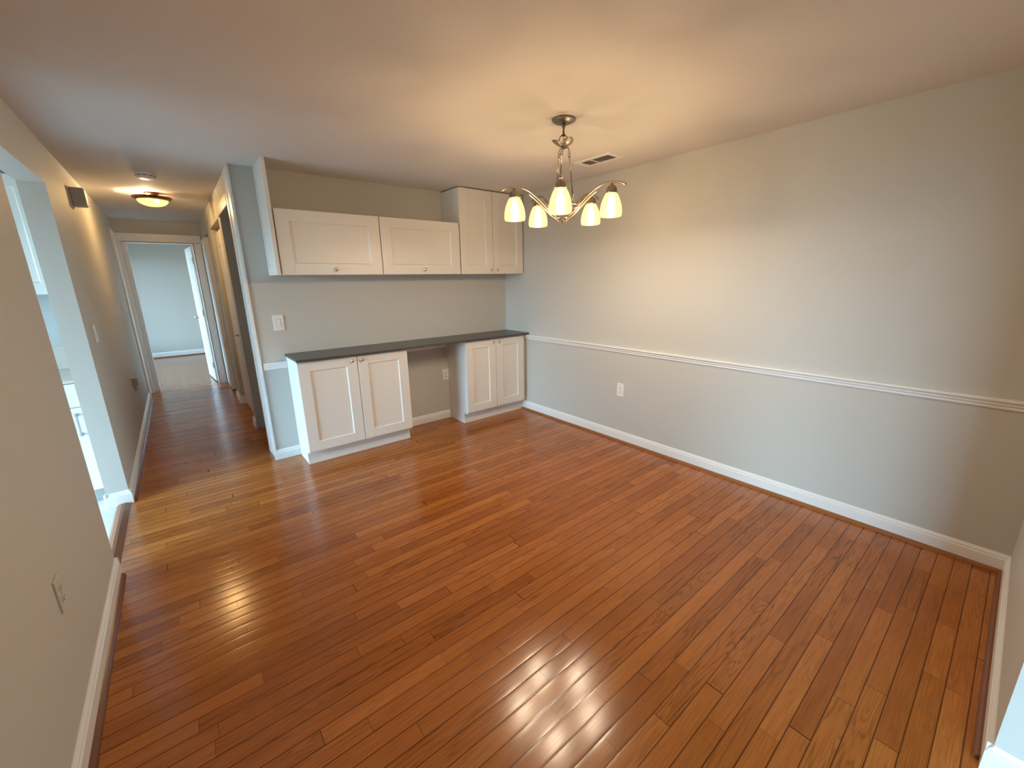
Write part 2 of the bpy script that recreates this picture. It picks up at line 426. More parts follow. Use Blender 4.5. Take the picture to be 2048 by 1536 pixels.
# kitchen shell
m = MB()
m.box(-6.8, XL - T, 0.65, 0.75, 0, H)
m.box(-6.8, XL - T, -3.5, -3.4, 0, H)
m.box(-6.8, -6.7, -3.5, -2.4, 0, H); m.box(-6.8, -6.7, -0.1, 0.7, 0, H)
m.box(-6.8, -6.7, -2.4, -0.1, 2.1, H)
struct(m, 'wall_kitchen', WALL, 'painted wall around the kitchen', 'wall')
# living room shell behind the camera
m = MB()
m.box(-5.5, 1.3, -9.3, -9.2, 0, H)
m.box(1.2, 1.3, -9.2, YS - T, 0, H)
m.box(T, 1.3, YS - T, YS, 0, H)
m.box(-5.5, XL - T, -4.45, -4.34, 0, H)
m.box(-5.5, -5.4, -9.2, -8.7, 0, H); m.box(-5.5, -5.4, -4.75, -4.34, 0, H)
m.box(-5.5, -5.4, -8.7, -4.75, 0, 0.12); m.box(-5.5, -5.4, -8.7, -4.75, 2.25, H)
struct(m, 'wall_living', WALL, 'painted wall around the living room', 'wall')

# windows (frames, panes)
def window(name, x, y0, y1, z0, z1, n, label):
    f = MB(); w = 0.05
    f.box(x - 0.03, x + 0.05, y0, y1, z0, z0 + w); f.box(x - 0.03, x + 0.05, y0, y1, z1 - w, z1)
    for k in range(n + 1):
        yy = y0 + (y1 - y0 - w) * k / n
        f.box(x - 0.03, x + 0.05, yy, yy + w, z0 + w, z1 - w)
    fr = struct(f, name, TRIM, label, 'window')
    g = MB(); g.box(x + 0.005, x + 0.011, y0 + 0.01, y1 - 0.01, z0 + 0.01, z1 - 0.01)
    g.build('window_pane', GLASS, fr)
window('window_1', -6.75, -2.4, -0.1, 0.0, 2.1, 2, 'white framed sliding glass door of the kitchen')
window('window_2', -5.45, -8.7, -4.75, 0.12, 2.25, 3, 'wide white framed window of the living room')
window('window_3', -4.75, 4.3, 7.6, 0.3, 2.2, 3, 'white framed window of the room beyond the hall')

# ------------------------------------------------------------------ skirting, rails, casings
def base_prof(nx, ny, h=0.105, t=0.015):
    """closed profile going out along (nx,ny)"""
    pts = [(0, 0), (t, 0), (t, h - 0.028), (t - 0.004, h - 0.022), (t - 0.004, h - 0.014), (t - 0.010, h - 0.004), (t - 0.012, h), (0, h)]
    return [Vector((nx * a, ny * a, z)) for a, z in pts]
def shoe_prof(nx, ny, t0=0.015, r=0.018):
    pts = [(t0, 0), (t0 + r, 0)] + [(t0 + r * math.cos(a), r * math.sin(a) * 1.15) for a in (PI/8, PI/4, 3*PI/8)] + [(t0, r * 1.15)]
    return [Vector((nx * a, ny * a, z)) for a, z in pts]
def baseboard(name, segs, label, h=0.105):
    m = MB()
    for nx, ny, a, b in segs: m.prism(base_prof(nx, ny, h), a, b)
    return struct(m, name, TRIM, label, 'baseboard')
def shoe(name, segs, mat, label):
    m = MB()
    for nx, ny, a, b in segs: m.prism(shoe_prof(nx, ny), a, b)
    return struct(m, name, mat, label, 'trim')
baseboard('baseboard_right', [(-1, 0, (0, YS, 0), (0, -0.02, 0))], 'white baseboard along the long right wall')
baseboard('baseboard_return', [(0, 1, (XS - 0.014, YS, 0), (-0.013, YS, 0)), (-1, 0, (XS, YS - 0.45, 0), (XS, YS + 0.014, 0))], 'white baseboard around the short wall stub at the near right')
baseboard('baseboard_back', [(0, -1, (XW - 0.012, 0, 0), (-2.473, 0, 0)), (0, -1, (-1.51, 0, 0), (-0.86, 0, 0))], 'white baseboard beside and between the base cabinets', 0.09)
baseboard('baseboard_left', [(1, 0, (XL, -4.35, 0), (XL, YK1, 0)), (0, 1, (XL - T, YK1, 0), (XL + 0.014, YK1, 0))], 'white baseboard along the near left wall')
baseboard('baseboard_hall', [(1, 0, (XL, YK2 - 0.014, 0), (XL, 3.52, 0)), (0, -1, (XL - T - 0.014, YK2, 0), (XL + 0.014, YK2, 0)), (-1, 0, (XL - T, YK2 - 0.014, 0), (XL - T, -0.02, 0))],
          'white baseboard wrapping the wall end and running down the hall')
baseboard('baseboard_hall_right', [(-1, 0, (XW, 1.056, 0), (XW, 1.25, 0)), (-1, 0, (XW, 2.326, 0), (XW, 2.80, 0)), (0, -1, (XW - 0.014, 2.34, 0), (XW + 0.05, 2.34, 0))],
          'white baseboard pieces between the closets in the hall')
baseboard('baseboard_bedroom', [(0, -1, (-4.7, 7.87, 0), (-0.7, 7.87, 0))], 'white baseboard in the room beyond the hall', 0.12)
shoe('trim_1', [(-1, 0, (0, YS + 0.015, 0), (0, -0.30, 0))], SHOE_Y, 'stained wood shoe molding along the right wall')
shoe('trim_2', [(0, 1, (XS + 0.02, YS, 0), (-0.016, YS, 0))], SHOE_X, 'stained wood shoe molding along the short wall stub')
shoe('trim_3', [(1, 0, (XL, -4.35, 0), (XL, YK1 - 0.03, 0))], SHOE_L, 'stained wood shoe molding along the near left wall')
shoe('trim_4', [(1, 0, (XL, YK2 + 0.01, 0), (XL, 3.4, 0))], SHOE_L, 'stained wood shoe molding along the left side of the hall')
shoe('trim_5', [(0, -1, (-4.7, 7.87, 0), (-0.7, 7.87, 0))], SHOE_X, 'stained wood shoe molding in the room beyond the hall')

def rail_prof(nx, ny, z0, z1, t=0.03):
    d = z1 - z0
    pts = [(0, 0), (t*0.28, 0), (t*0.36, d*0.10), (t*0.36, d*0.28), (t*0.62, d*0.42), (t*0.62, d*0.55), (t*0.80, d*0.68), (t, d*0.78), (t, d*0.93), (t*0.9, d), (0, d)]
    return [Vector((nx * a, ny * a, z0 + z)) for a, z in pts]
m = MB(); m.prism(rail_prof(-1, 0, 0.868, 0.922), (0, YS + 0.001, 0), (0, -0.34, 0))
struct(m, 'trim_6', TRIM, 'white molded chair rail across the long right wall', 'chair rail')
m = MB(); m.prism(rail_prof(0, -1, 0.824, 0.885, 0.022), (XW + 0.018, 0, 0), (-2.473, 0, 0)); m.prism(rail_prof(0, -1, 0.824, 0.885, 0.022), (-1.512, 0, 0), (-0.859, 0, 0))
struct(m, 'trim_7', TRIM, 'short white chair rail between hall corner and left base cabinet', 'chair rail')
# white end casing on the wall end beside the hall
m = MB(); m.box(XW - 0.004, XW + 0.001, 0.02, 0.296, 0.0, H - 0.001)
m.box(XW - 0.009, XW + 0.001, 0.20, 0.296, 0.0, 2.27)
m.box(XW - 0.012, XW + 0.006, -0.012, 0.022, 0.07, H - 0.001)
struct(m, 'trim_8', TRIM, 'white painted casing on the wall end between dining room and hall', 'casing')
m = MB(); m.box(XW - 0.012, XW, 0.296, 1.15, 2.19, 2.275)
struct(m, 'trim_9', TRIM, 'white head casing over the first doorway of the hall', 'casing')
# end doorway casing
m = MB()
m.box(XL + 0.001, -3.600, YE - 0.020, YE, 0, 2.155); m.box(-2.80, -2.700, YE - 0.016, YE, 0, 2.155)
m.box(XL + 0.001, -2.690, YE - 0.016, YE, 2.145, 2.262)
m.box(-3.600, -3.541, YE + 0.06, YE + T + 0.01, 0, 2.15); m.box(-2.806, -2.79, YE - 0.016, YE + T + 0.01, 0, 2.15)
m.box(-3.600, -2.79, YE - 0.016, YE + T + 0.01, 2.14, 2.156)
struct(m, 'trim_10', TRIM, 'white door casing around the doorway at the hall end', 'casing', bevel=0.002)
# side door at the far left of the hall (casing and closed slab)
m = MB()
m.box(XL, XL + 0.018, 3.50, 3.60, 0, 2.27); m.box(XL, XL + 0.012, 3.60, 3.93, 2.18, 2.27)
struct(m, 'trim_11', TRIM, 'white casing of the side door at the far left of the hall', 'casing', bevel=0.002)
m = MB(); m.box(XL + 0.001, XL + 0.008, 3.60, YE - 0.02, 0.01, 2.18)
struct(m, 'door_4', DOORW, 'white side door at the far left end of the hall', 'door')
# wood reducer at the kitchen opening
m = MB(); m.prism([Vector(p) for p in ((-0.082, 0, 0), (-0.05, 0, 0), (-0.05, 0, 0.016), (-0.070, 0, 0.012))], (XL, YK1 + 0.002, 0), (XL, YK2 - 0.016, 0))
m.prism([Vector(p) for p in ((-0.05, 0, 0.0), (-0.012, 0, 0), (-0.016, 0, 0.008), (-0.05, 0, 0.016))], (XL, YK1 + 0.002, 0), (XL, YK2 - 0.016, 0))
struct(m, 'trim_12', REDUC, 'stained wood threshold between tile floor and oak floor', 'threshold')
m = MB(); m.prism([Vector(p) for p in ((-0.036, 0, 0.0135), (-0.004, 0, 0.0), (-0.004, 0, 0.004), (-0.034, 0, 0.017))], (XL, YK1 + 0.002, 0), (XL, YK2 - 0.016, 0))
struct(m, 'trim_13', REDUC2, 'darker wood edge of the threshold at the kitchen opening', 'threshold')

# ------------------------------------------------------------------ doors
d1 = bpy.data.objects.new('door_1', None); COL.objects.link(d1); d1['kind'] = 'structure'; d1['label'] = 'white door standing open into the room at the hall end'; d1['category'] = 'door'
d1.location = (-2.812, YE + T + 0.03, 0.02); d1.rotation_euler = (0, 0, math.radians(4.0))
def door_slab(w, h, t, rows, cols, mat, name, parent, dirv=1):
    """slab along +Y from the origin, face in -X, with recessed moulded panels"""
    m = MB(); m.box(-t/2, t/2, 0, w, 0, h)
    b = m.build(name, mat, parent, bevel=0.002)
    mw = MB(); sx = 0.11
    pw = (w - sx * (cols + 1)) / cols
    for z0, z1 in rows:
        for c in range(cols):
            y0 = sx + c * (pw + sx)
            for s in (-1, 1):
                xx = s * t / 2
                x0, x1 = (xx - 0.004, xx + 0.0005) if s < 0 else (xx - 0.0005, xx + 0.004)
                mw.box(x0, x1, y0, y0 + pw, z0, z0 + 0.018); mw.box(x0, x1, y0, y0 + pw, z1 - 0.018, z1)
                mw.box(x0, x1, y0, y0 + 0.018, z0 + 0.018, z1 - 0.018); mw.box(x0, x1, y0 + pw - 0.018, y0 + pw, z0 + 0.018, z1 - 0.018)
    mw.build('panel_molding', mat, parent)
    return b
door_slab(0.74, 2.10, 0.036, [(0.22, 0.95), (1.12, 1.95)], 2, DOORW, 'door_leaf', d1)
def knob_profile(s=1.0):
    return [(0, 0.058*s), (0.016*s, 0.056*s), (0.025*s, 0.048*s), (0.026*s, 0.040*s), (0.018*s, 0.030*s), (0.010*s, 0.024*s), (0.010*s, 0.008*s), (0.028*s, 0.006*s), (0.030*s, 0.0), (0, 0)]
m = MB(); m.lathe([(r, -h) for r, h in knob_profile()], (-0.018, 0.66, 1.0), 20, 'X'); m.lathe(knob_profile(), (0.018, 0.66, 1.0), 20, 'X')
m.build('door_knob', BRUSH, d1, smooth=True)
for z in (0.22, 1.05, 1.85):
    m = MB(); m.lathe([(0, 0), (0.007, 0), (0.007, 0.09), (0, 0.09)], (-0.020, -0.006, z), 12); m.build('hinge', BRUSH, d1)

# bifold closet door recessed in the hall's right wall
d2 = bpy.data.objects.new('door_2', None); COL.objects.link(d2); d2['kind'] = 'structure'; d2['label'] = 'recessed folding closet door in the right wall of the hall'; d2['category'] = 'door'
d2.location = (-2.615, 1.262, 0.022)
for k in range(2):
    m = MB(); y0 = k * 0.535
    m.box(-0.016, 0.016, y0, y0 + 0.53, 0, 2.125)
    m.build('door_leaf', DOORW, d2, bevel=0.002)
    m = MB()
    for z0, z1 in ((0.18, 0.98), (1.12, 1.97)):
        m.box(-0.020, -0.0155, y0 + 0.08, y0 + 0.45, z0, z0 + 0.014); m.box(-0.020, -0.0155, y0 + 0.08, y0 + 0.45, z1 - 0.014, z1)
        m.box(-0.020, -0.0155, y0 + 0.08, y0 + 0.094, z0, z1); m.box(-0.020, -0.0155, y0 + 0.436, y0 + 0.45, z0, z1)
    m.build('panel_molding', DOORW, d2)
m = MB(); m.lathe([(r, -h) for r, h in knob_profile(0.6)], (-0.016, 0.44, 0.95), 16, 'X'); m.build('door_knob', BRUSH, d2, smooth=True)

# sliding closet doors near the hall end
d3 = bpy.data.objects.new('door_3', None); COL.objects.link(d3); d3['kind'] = 'structure'; d3['label'] = 'white sliding closet doors at the far right of the hall'; d3['category'] = 'door'
d3.location = (-2.66, 2.80, 0.02)
m = MB(); m.box(-0.032, 0.016, 0.45, 1.145, 0, 2.17); m.build('door_leaf', DOORW, d3, bevel=0.002)
m = MB(); m.box(0.045, 0.080, 0.005, 0.58, 0, 2.17); m.build('door_leaf', DOORW, d3, bevel=0.002)

# ------------------------------------------------------------------ cabinet helpers (local: x right, front faces -Y, back at y=0)
def shaker(x0, x1, z0, z1, yf, t=0.02, st=0.088, rl=0.080, dep=0.009):
    """frame-and-panel door; front plane at yf"""
    m = MB()
    m.box(x0, x0 + st, yf, yf + t, z0, z1); m.box(x1 - st, x1, yf, yf + t, z0, z1)
    m.box(x0 + st, x1 - st, yf, yf + t, z1 - rl, z1); m.box(x0 + st, x1 - st, yf, yf + t, z0, z0 + rl)
    # bevelled inner border running back to the panel
    a0, a1, b0, b1 = x0 + st, x1 - st, z0 + rl, z1 - rl; c = 0.007
    bm = m.bm
    o = [bm.verts.new(p) for p in ((a0, yf + 0.0005, b0), (a1, yf + 0.0005, b0), (a1, yf + 0.0005, b1), (a0, yf + 0.0005, b1))]
    i = [bm.verts.new(p) for p in ((a0 + c, yf + dep, b0 + c), (a1 - c, yf + dep, b0 + c), (a1 - c, yf + dep, b1 - c), (a0 + c, yf + dep, b1 - c))]
    for k in range(4): bm.faces.new((o[k], o[(k+1) % 4], i[(k+1) % 4], i[k]))
    bm.faces.new(i)
    return m
def make_shaker(parent, x0, x1, z0, z1, yf, knobpos, **kw):
    d = shaker(x0, x1, z0, z1, yf, **kw)
    bm = d.bm
    # keep panel normals pointing to the room
    me = bpy.data.meshes.new('door'); bmesh.ops.recalc_face_normals(bm, faces=bm.faces); bm.to_mesh(me); bm.free(); me.materials.append(CAB)
    ob = bpy.data.objects.new('door', me); COL.objects.link(ob); ob.parent = parent
    bv = ob.modifiers.new('soft_edges', 'BEVEL'); bv.width = 0.0012; bv.segments = 2; bv.limit_method = 'ANGLE'; bv.angle_limit = math.radians(60)
    if knobpos:
        kx, kz = knobpos
        k = MB(); k.lathe([(0, -0.026), (0.010, -0.0255), (0.0145, -0.022), (0.0155, -0.017), (0.013, -0.013), (0.007, -0.010), (0.006, -0.003), (0.010, -0.001), (0.010, 0.002), (0, 0.002)], (kx, yf, kz), 24, 'Y')
        k.build('knob', CHROME, ob, smooth=True)
    return ob

def base_cabinet(x0, x1, split, label, filler=None, toe_x1=None):
    t = thing('base_cabinet', label, 'cabinet', 'white base cabinets under the dark counter', (x0, 0, 0))
    w = x1 - x0; s = split - x0
    m = MB(); p = 0.018
    m.box(0, p, -0.374, -0.001, 0.115, 0.926); m.box(0, p, -0.300, -0.001, 0, 0.115)
    m.box(w - p, w, -0.374, -0.001, 0.115, 0.926); m.box(w - p, w, -0.300, -0.001, 0, 0.115)
    m.box(p, w - p, -0.374, -0.02, 0.115, 0.133); m.box(p, w - p, -0.374, -0.02, 0.908, 0.926)
    m.box(p, w - p, -0.02, -0.001, 0.0, 0.926)
    m.build('carcass', CABIN, t, bevel=0.001)
    m = MB(); m.box(-0.0005, (toe_x1 or x1) - x0, -0.312, -0.300, 0.0, 0.112)
    m.build('toe_kick', CABIN, t)
    g = 0.0025
    make_shaker(t, 0.001, s - g, 0.136, 0.916, -0.395, (s - 0.044, 0.882))
    make_shaker(t, s + g, w - 0.001, 0.136, 0.916, -0.395, (s + 0.044, 0.882))
    if filler:
        m = MB(); m.box(w + 0.0005, w + filler, -0.345, -0.33, 0.115, 0.926); m.build('filler_strip', CABIN, t)
    return t
base_cabinet(-2.471, -1.514, -1.988, 'wide white two-door shaker base cabinet nearest the hall')
base_cabinet(-0.857, -0.054, -0.460, 'white two-door shaker base cabinet in the corner by the right wall', filler=0.0525, toe_x1=-0.020)

# counter
m = MB(); m.box(-2.480, -0.0015, -0.436, -0.0015, 0.9275, 0.947)
o = m.build('countertop', STONE, None, bevel=0.002); tag(o, 'long shallow dark grey stone countertop spanning both base cabinets', 'countertop')

def wall_cabinet(x0, x1, z0, z1, yf, label, knobx=None, splits=None, knobz=0.042):
    t = thing('wall_cabinet', label, 'cabinet', 'white wall cabinets over the counter', (x0, 0, z0))
    w = x1 - x0; h = z1 - z0; p = 0.018; yb = yf + 0.021
    m = MB()
    m.box(0.0005, p, yb, -0.001, 0.001, h); m.box(w - p, w - 0.0005, yb, -0.001, 0.001, h)
    m.box(p, w - p, yb, -0.001, 0.001, p); m.box(p, w - p, yb, -0.001, h - p, h)
    m.box(p, w - p, -0.02, -0.001, p, h - p)
    m.build('carcass', CABIN, t, bevel=0.001)
    g = 0.0025
    if splits is None:
        make_shaker(t, g, w - g, 0, h, yf, (w / 2, knobz), st=0.096, rl=0.086)
    else:
        s = splits - x0
        make_shaker(t, 0.001, s - g, 0, h, yf, (s - 0.042, knobz), st=0.088, rl=0.088)
        make_shaker(t, s + g, w - 0.001, 0, h, yf, (s + 0.042, knobz), st=0.088, rl=0.088)
    return t
wall_cabinet(-2.470, -1.656, 1.611, 2.097, -0.349, 'low horizontal white wall cabinet beside the white end panel')
wall_cabinet(-1.654, -0.842, 1.611, 2.097, -0.349, 'low horizontal white wall cabinet touching the tall corner cabinet')
wall_cabinet(-0.832, -0.012, 1.611, 2.428, -0.349, 'tall white two-door wall cabinet in the corner near the ceiling', splits=-0.425)
# tall end panel
t = thing('end_panel', 'white vertical end panel reaching the ceiling left of the wall cabinets', 'panel', None, (-2.500, 0, 1.611))
m = MB(); m.box(0.0, 0.022, -0.356, -0.001, 0, H - 1.611 - 0.001); m.build('board', CAB, t, bevel=0.001)
m = MB(); hh = H - 1.611
for b in ((-0.004, 0.0, -0.356, -0.300, 0.0, hh - 0.001), (-0.004, 0.0, -0.060, -0.001, 0.0, hh - 0.001), (-0.004, 0.0, -0.300, -0.060, 0.0, 0.06), (-0.004, 0.0, -0.300, -0.060, hh - 0.09, hh - 0.001)): m.box(*b)
m.build('panel_frame', CAB, t, bevel=0.001)

# ------------------------------------------------------------------ outlets and switches
# local frame: plate in the XZ plane facing -Y, centred at origin
def make_outlet(label, group, loc, rotz, w=0.076, h=0.126, PLAST=PLAST):
    t = thing('wall_outlet', label, 'outlet', group, loc, rotz)
    m = MB(); m.box(-w/2, w/2, -0.006, 0, -h/2, h/2); m.build('cover_plate', PLAST, t, bevel=0.002)
    for s in (-1, 1):
        m = MB(); zc = s * 0.021
        m.lathe([(0, -0.0085), (0.0155, -0.0085), (0.0165, -0.0075), (0.0165, -0.004), (0, -0.004)], (0, 0, zc), 24, 'Y')
        r = m.build('receptacle', PLAST, t)
        m = MB(); m.box(-0.0075, -0.0050, -0.0090, -0.0080, zc - 0.004, zc + 0.006); m.box(0.0050, 0.0075, -0.0090, -0.0080, zc - 0.004, zc + 0.006)
        m.lathe([(0, -0.0090), (0.0028, -0.0090), (0.0028, -0.0080), (0, -0.0080)], (0, 0, zc - 0.010), 12, 'Y')
        m.build('slots', SLOT, r)
    m = MB(); m.lathe([(0, -0.0075), (0.003, -0.007), (0.003, -0.005), (0, -0.005)], (0, 0, 0), 12, 'Y'); m.build('screw', BRUSH, t)
    return t
o1 = make_outlet('white duplex outlet low on the long right wall under the chair rail', 'duplex wall outlets', (0.0, -1.7455, 0.514), -PI/2)
dup(o1, (-0.892, 0.0, 0.515), 'white duplex outlet in the knee space between the two base cabinets', 0.0)
make_outlet('outlet with a wall-coloured cover low on the near left wall', 'duplex wall outlets', (XL, -2.065, 0.497), PI/2, PLAST=WALLP)
dup(o1, (XL, 1.70, 0.545), 'outlet low on the left wall of the hall with a plug-in device', PI/2)
t = thing('plug_in_device', 'small pale plug-in device in the outlet on the hall wall', 'plug', None, (XL + 0.010, 1.70, 0.566), PI/2)
m = MB(); m.box(-0.030, 0.030, -0.045, 0.012, -0.03, 0.055); m.build('body', GRAYPL, t, bevel=0.006)
m = MB(); m.box(-0.018, 0.018, -0.030, -0.002, -0.085, -0.032); m.build('refill', GRAYPL, t, bevel=0.004)

def make_switch(label, loc, rotz, w, h):
    t = thing('light_switch', label, 'switch', 'rocker light switches', loc, rotz)
    m = MB(); m.box(-w/2, w/2, -0.007, 0, -h/2, h/2); m.build('cover_plate', PLAST, t, bevel=0.0025)
    m = MB(); m.box(-0.0185, 0.0185, -0.0074, -0.005, -0.035, 0.035); m.build('slots', GRAYPL, t)
    m = MB(); m.prism([Vector(p) for p in ((-0.0165, -0.006, -0.033), (-0.0165, -0.0125, -0.033), (-0.0165, -0.009, 0.0), (-0.0165, -0.0075, 0.033), (-0.0165, -0.006, 0.033))], (0, 0, 0), (0.033, 0, 0))
    m.build('rocker', PLAST, t, bevel=0.001)
    return t
make_switch('white rocker light switch on the back wall above the counter end', (-2.490, 0.0, 1.219), 0.0, 0.083, 0.131)
make_switch('white light switch on the left hall wall past the kitchen opening', (XL, 0.215, 1.215), PI/2, 0.078, 0.126)

# door chime box high on the hall's left wall
t = thing('door_chime', 'beige door chime box high on the left wall of the hall', 'door chime', None, (XL, 0.86, 2.235), PI/2)
m = MB(); m.box(-0.06, 0.06, -0.080, 0.002, -0.068, 0.068); m.build('cover', GRAYPL, t, bevel=0.010)
m = MB(); m.box(-0.052, 0.052, -0.084, -0.0795, -0.060, 0.060); m.build('face_plate', PLAST, t, bevel=0.002)

# ------------------------------------------------------------------ ceiling fittings
t = thing('smoke_detector', 'round white smoke detector on the hall ceiling', 'smoke detector', None, (-3.168, 0.70, H))
m = MB(); m.lathe([(0, 0), (0.072, 0), (0.072, -0.012), (0.068, -0.020), (0.066, -0.022), (0.064, -0.034), (0.052, -0.042), (0, -0.044)], (0, 0, 0), 40); m.build('housing', PLAST, t, smooth=False)
m = MB()
for k in range(10):
    a0 = 2*PI*k/10
    p = [(0.0655*math.cos(a0 + d), 0.0655*math.sin(a0 + d)) for d in (0, 0.45)]
    m.tube([(p[0][0], p[0][1], -0.0235), (0.0668*math.cos(a0+0.225), 0.0668*math.sin(a0+0.225), -0.0235), (p[1][0], p[1][1], -0.0235)], 0.0024, 6)
m.build('air_slots', SLOT, t)

t = thing('ceiling_vent', 'white rectangular air register on the ceiling beside the chandelier', 'air vent', None, (-0.405, -1.730, H))
m = MB(); L_, W_ = 0.178, 0.092
m.box(-W_, W_, -L_, -L_ + 0.045, -0.007, 0); m.box(-W_, W_, L_ - 0.045, L_, -0.007, 0); m.box(-W_, -W_ + 0.035, -L_ + 0.045, L_ - 0.045, -0.007, 0); m.box(W_ - 0.035, W_, -L_ + 0.045, L_ - 0.045, -0.007, 0)
m.build('frame', TRIM, t, bevel=0.002)
m = MB(); m.box(-W_ + 0.035, W_ - 0.035, -L_ + 0.045, L_ - 0.045, -0.0012, -0.0004); m.build('duct_opening', SLOT, t)
m = MB()
for k in range(14):
    y = -L_ + 0.052 + k * (2 * L_ - 0.104) / 13
    m.prism([Vector(p) for p in ((0, 0.006, -0.001), (0, 0.008, -0.001), (0, 0.000, -0.0075), (0, -0.002, -0.0075))], (-W_ + 0.033, y, 0), (W_ - 0.033, y, 0))
m.box(-W_ + 0.033, W_ - 0.033, 0.028, 0.040, -0.0078, -0.004)
m.build('louvers', TRIM, t)

# hall ceiling light
HLX, HLY = -3.155, 1.63
t = thing('ceiling_light', 'bronze rimmed glowing dome light on the hall ceiling', 'ceiling light', None, (HLX, HLY, H))
m = MB(); m.lathe([(0, 0), (0.06, 0), (0.06, -0.012), (0.03, -0.02), (0.018, -0.03), (0.018, -0.046), (0.116, -0.048), (0.120, -0.051), (0.116, -0.053), (0, -0.053)], (0, 0, 0), 32); m.build('mount_and_light_pan', BRONZE, t, smooth=False)  # wide pan disc added to block the bulb's upward light
m = MB(); m.lathe([(0.157, -0.040), (0.160, -0.044), (0.148, -0.056), (0.125, -0.070), (0.122, -0.068), (0.142, -0.054), (0.150, -0.044), (0.157, -0.040)], (0, 0, 0), 56); m.build('rim', BRONZE, t, smooth=True)
m = MB(); prof = [(0.123 * math.cos(a), -0.068 - 0.060 * math.sin(a)) for a in [PI/2*k/12 for k in range(13)]]
prof[-1] = (0, prof[-1][1]); m.lathe(prof, (0, 0, 0), 48); m.build('glass_dome', DOME, t, smooth=True)
m = MB(); m.lathe([(0, -0.0532), (0.011, -0.055), (0.017, -0.064), (0.019, -0.075), (0.014, -0.088), (0, -0.094)], (0.03, 0, 0), 20); m.build('bulb', BULB, t, smooth=True)

# ------------------------------------------------------------------ chandelier
CX, CY = -1.228, -2.150
t = thing('chandelier', 'five-arm brushed nickel chandelier with lit marbled glass shades', 'chandelier', None, (CX, CY, H))
m = MB(); m.lathe([(0, 0), (0.066, 0), (0.069, -0.003), (0.068, -0.008), (0.060, -0.013), (0.056, -0.014), (0.050, -0.019), (0.030, -0.023), (0.012, -0.025), (0, -0.026)], (0, 0, 0), 48); m.build('ceiling_canopy', DNICKEL, t, smooth=True)
m = MB(); m.lathe([(0, -0.022), (0.012, -0.023), (0.012, -0.036), (0.008, -0.040), (0.006, -0.050), (0.0055, -0.078), (0.011, -0.080), (0.012, -0.087), (0, -0.088)], (0, 0, 0), 20); m.build('stem', DNICKEL, t, smooth=True)
m = MB()
seg = 28; pts = [(0.025 * math.cos(2*PI*k/seg) * 0.78, -0.025 * math.cos(2*PI*k/seg) * 0.626, -0.110 + 0.028 * math.sin(2*PI*k/seg)) for k in range(seg + 1)]
m.tube(pts, 0.0028, 8); m.build('loop', DNICKEL, t, smooth=True)
m = MB(); m.tube([(0, 0, -0.085), (0.001, 0, -0.11), (0, 0, -0.14)], 0.0018, 8); m.build('cord', DNICKEL, t)
# three petal cup
ph3 = math.radians(25)
for k in range(3):
    a = ph3 + k * 2*PI/3
    m = MB(); bm = m.bm; R_ = []
    nu, nv = 9, 7
    for i in range(nu):
        u = i / (nu - 1); row = []
        rr = 0.006 + 0.064 * u; wd = 0.038 * math.sin(PI * min(1, 0.12 + u * 0.86)) ** 0.8 + 0.001; zz = -0.145 + 0.034 * u ** 1.5
        for j in range(nv):
            v = (j / (nv - 1) - 0.5) * 2
            row.append(bm.verts.new((rr * math.cos(a) - v * wd * math.sin(a), rr * math.sin(a) + v * wd * math.cos(a), zz + 0.010 * v * v * math.sin(PI * u))))
        R_.append(row)
    for i in range(nu - 1):
        for j in range(nv - 1): bm.faces.new((R_[i][j], R_[i+1][j], R_[i+1][j+1], R_[i][j+1]))
    o = m.build('petal', NICKEL, t, smooth=True)
    sd = o.modifiers.new('thickness', 'SOLIDIFY'); sd.thickness = 0.002
m = MB(); m.lathe([(0, -0.136), (0.010, -0.137), (0.014, -0.145), (0.012, -0.155), (0.006, -0.160), (0, -0.161)], (0, 0, 0), 20); m.build('cup_hub', DNICKEL, t, smooth=True)
# links and rods
ring_z = -0.470; ring_R = 0.098; rod_R = 0.062
for k in range(3):
    a = math.radians(-31) + k * 2*PI/3
    ca, sa = math.cos(a), math.sin(a)
    r0 = 0.032
    m = MB()
    m.tube([(0.008*ca, 0.008*sa, -0.146), (r0*ca, r0*sa, -0.152), ((r0+.002)*ca, (r0+.002)*sa, -0.160)], 0.003, 8)
    m.torus(((r0+0.003)*ca, (r0+0.003)*sa, -0.171), 0.0085, 0.0019, 'Y', 20, 6)
    m.torus(((r0+0.004)*ca, (r0+0.004)*sa, -0.186), 0.0085, 0.0019, 'X', 20, 6)
    m.build('chain_link', DNICKEL, t, smooth=True)
    m = MB(); p0 = Vector(((r0+0.005)*ca, (r0+0.005)*sa, -0.194)); p1 = Vector((rod_R*ca, rod_R*sa, ring_z + 0.055))
    d = (p1 - p0)
    m.tube([p0, p0 + d*0.03, p0 + d*0.031, p0 + d*0.93, p0 + d*0.931, p0 + d*0.955, p0 + d*0.956, p1], [0.0065, 0.0065, 0.0042, 0.0042, 0.0070, 0.0070, 0.0042, 0.0042], 10)
    m.build('rod', DNICKEL, t, smooth=True)
    m = MB(); m.torus(p1 + Vector((0, 0, -0.010)), 0.0075, 0.0018, 'Y', 16, 6); m.torus(p1 + Vector((0, 0, -0.022)), 0.0075, 0.0018, 'X', 16, 6); m.tube([p1 + Vector((0, 0, -0.028)), p1 + Vector((0.012*ca, 0.012*sa, -0.045)), (ring_R*ca, ring_R*sa, ring_z)], 0.0028, 8); m.build('lower_link', NICKEL, t, smooth=True)
m = MB(); m.torus((0, 0, ring_z), ring_R, 0.006, 'Z', 56, 10); m.build('ring', NICKEL, t, smooth=True)
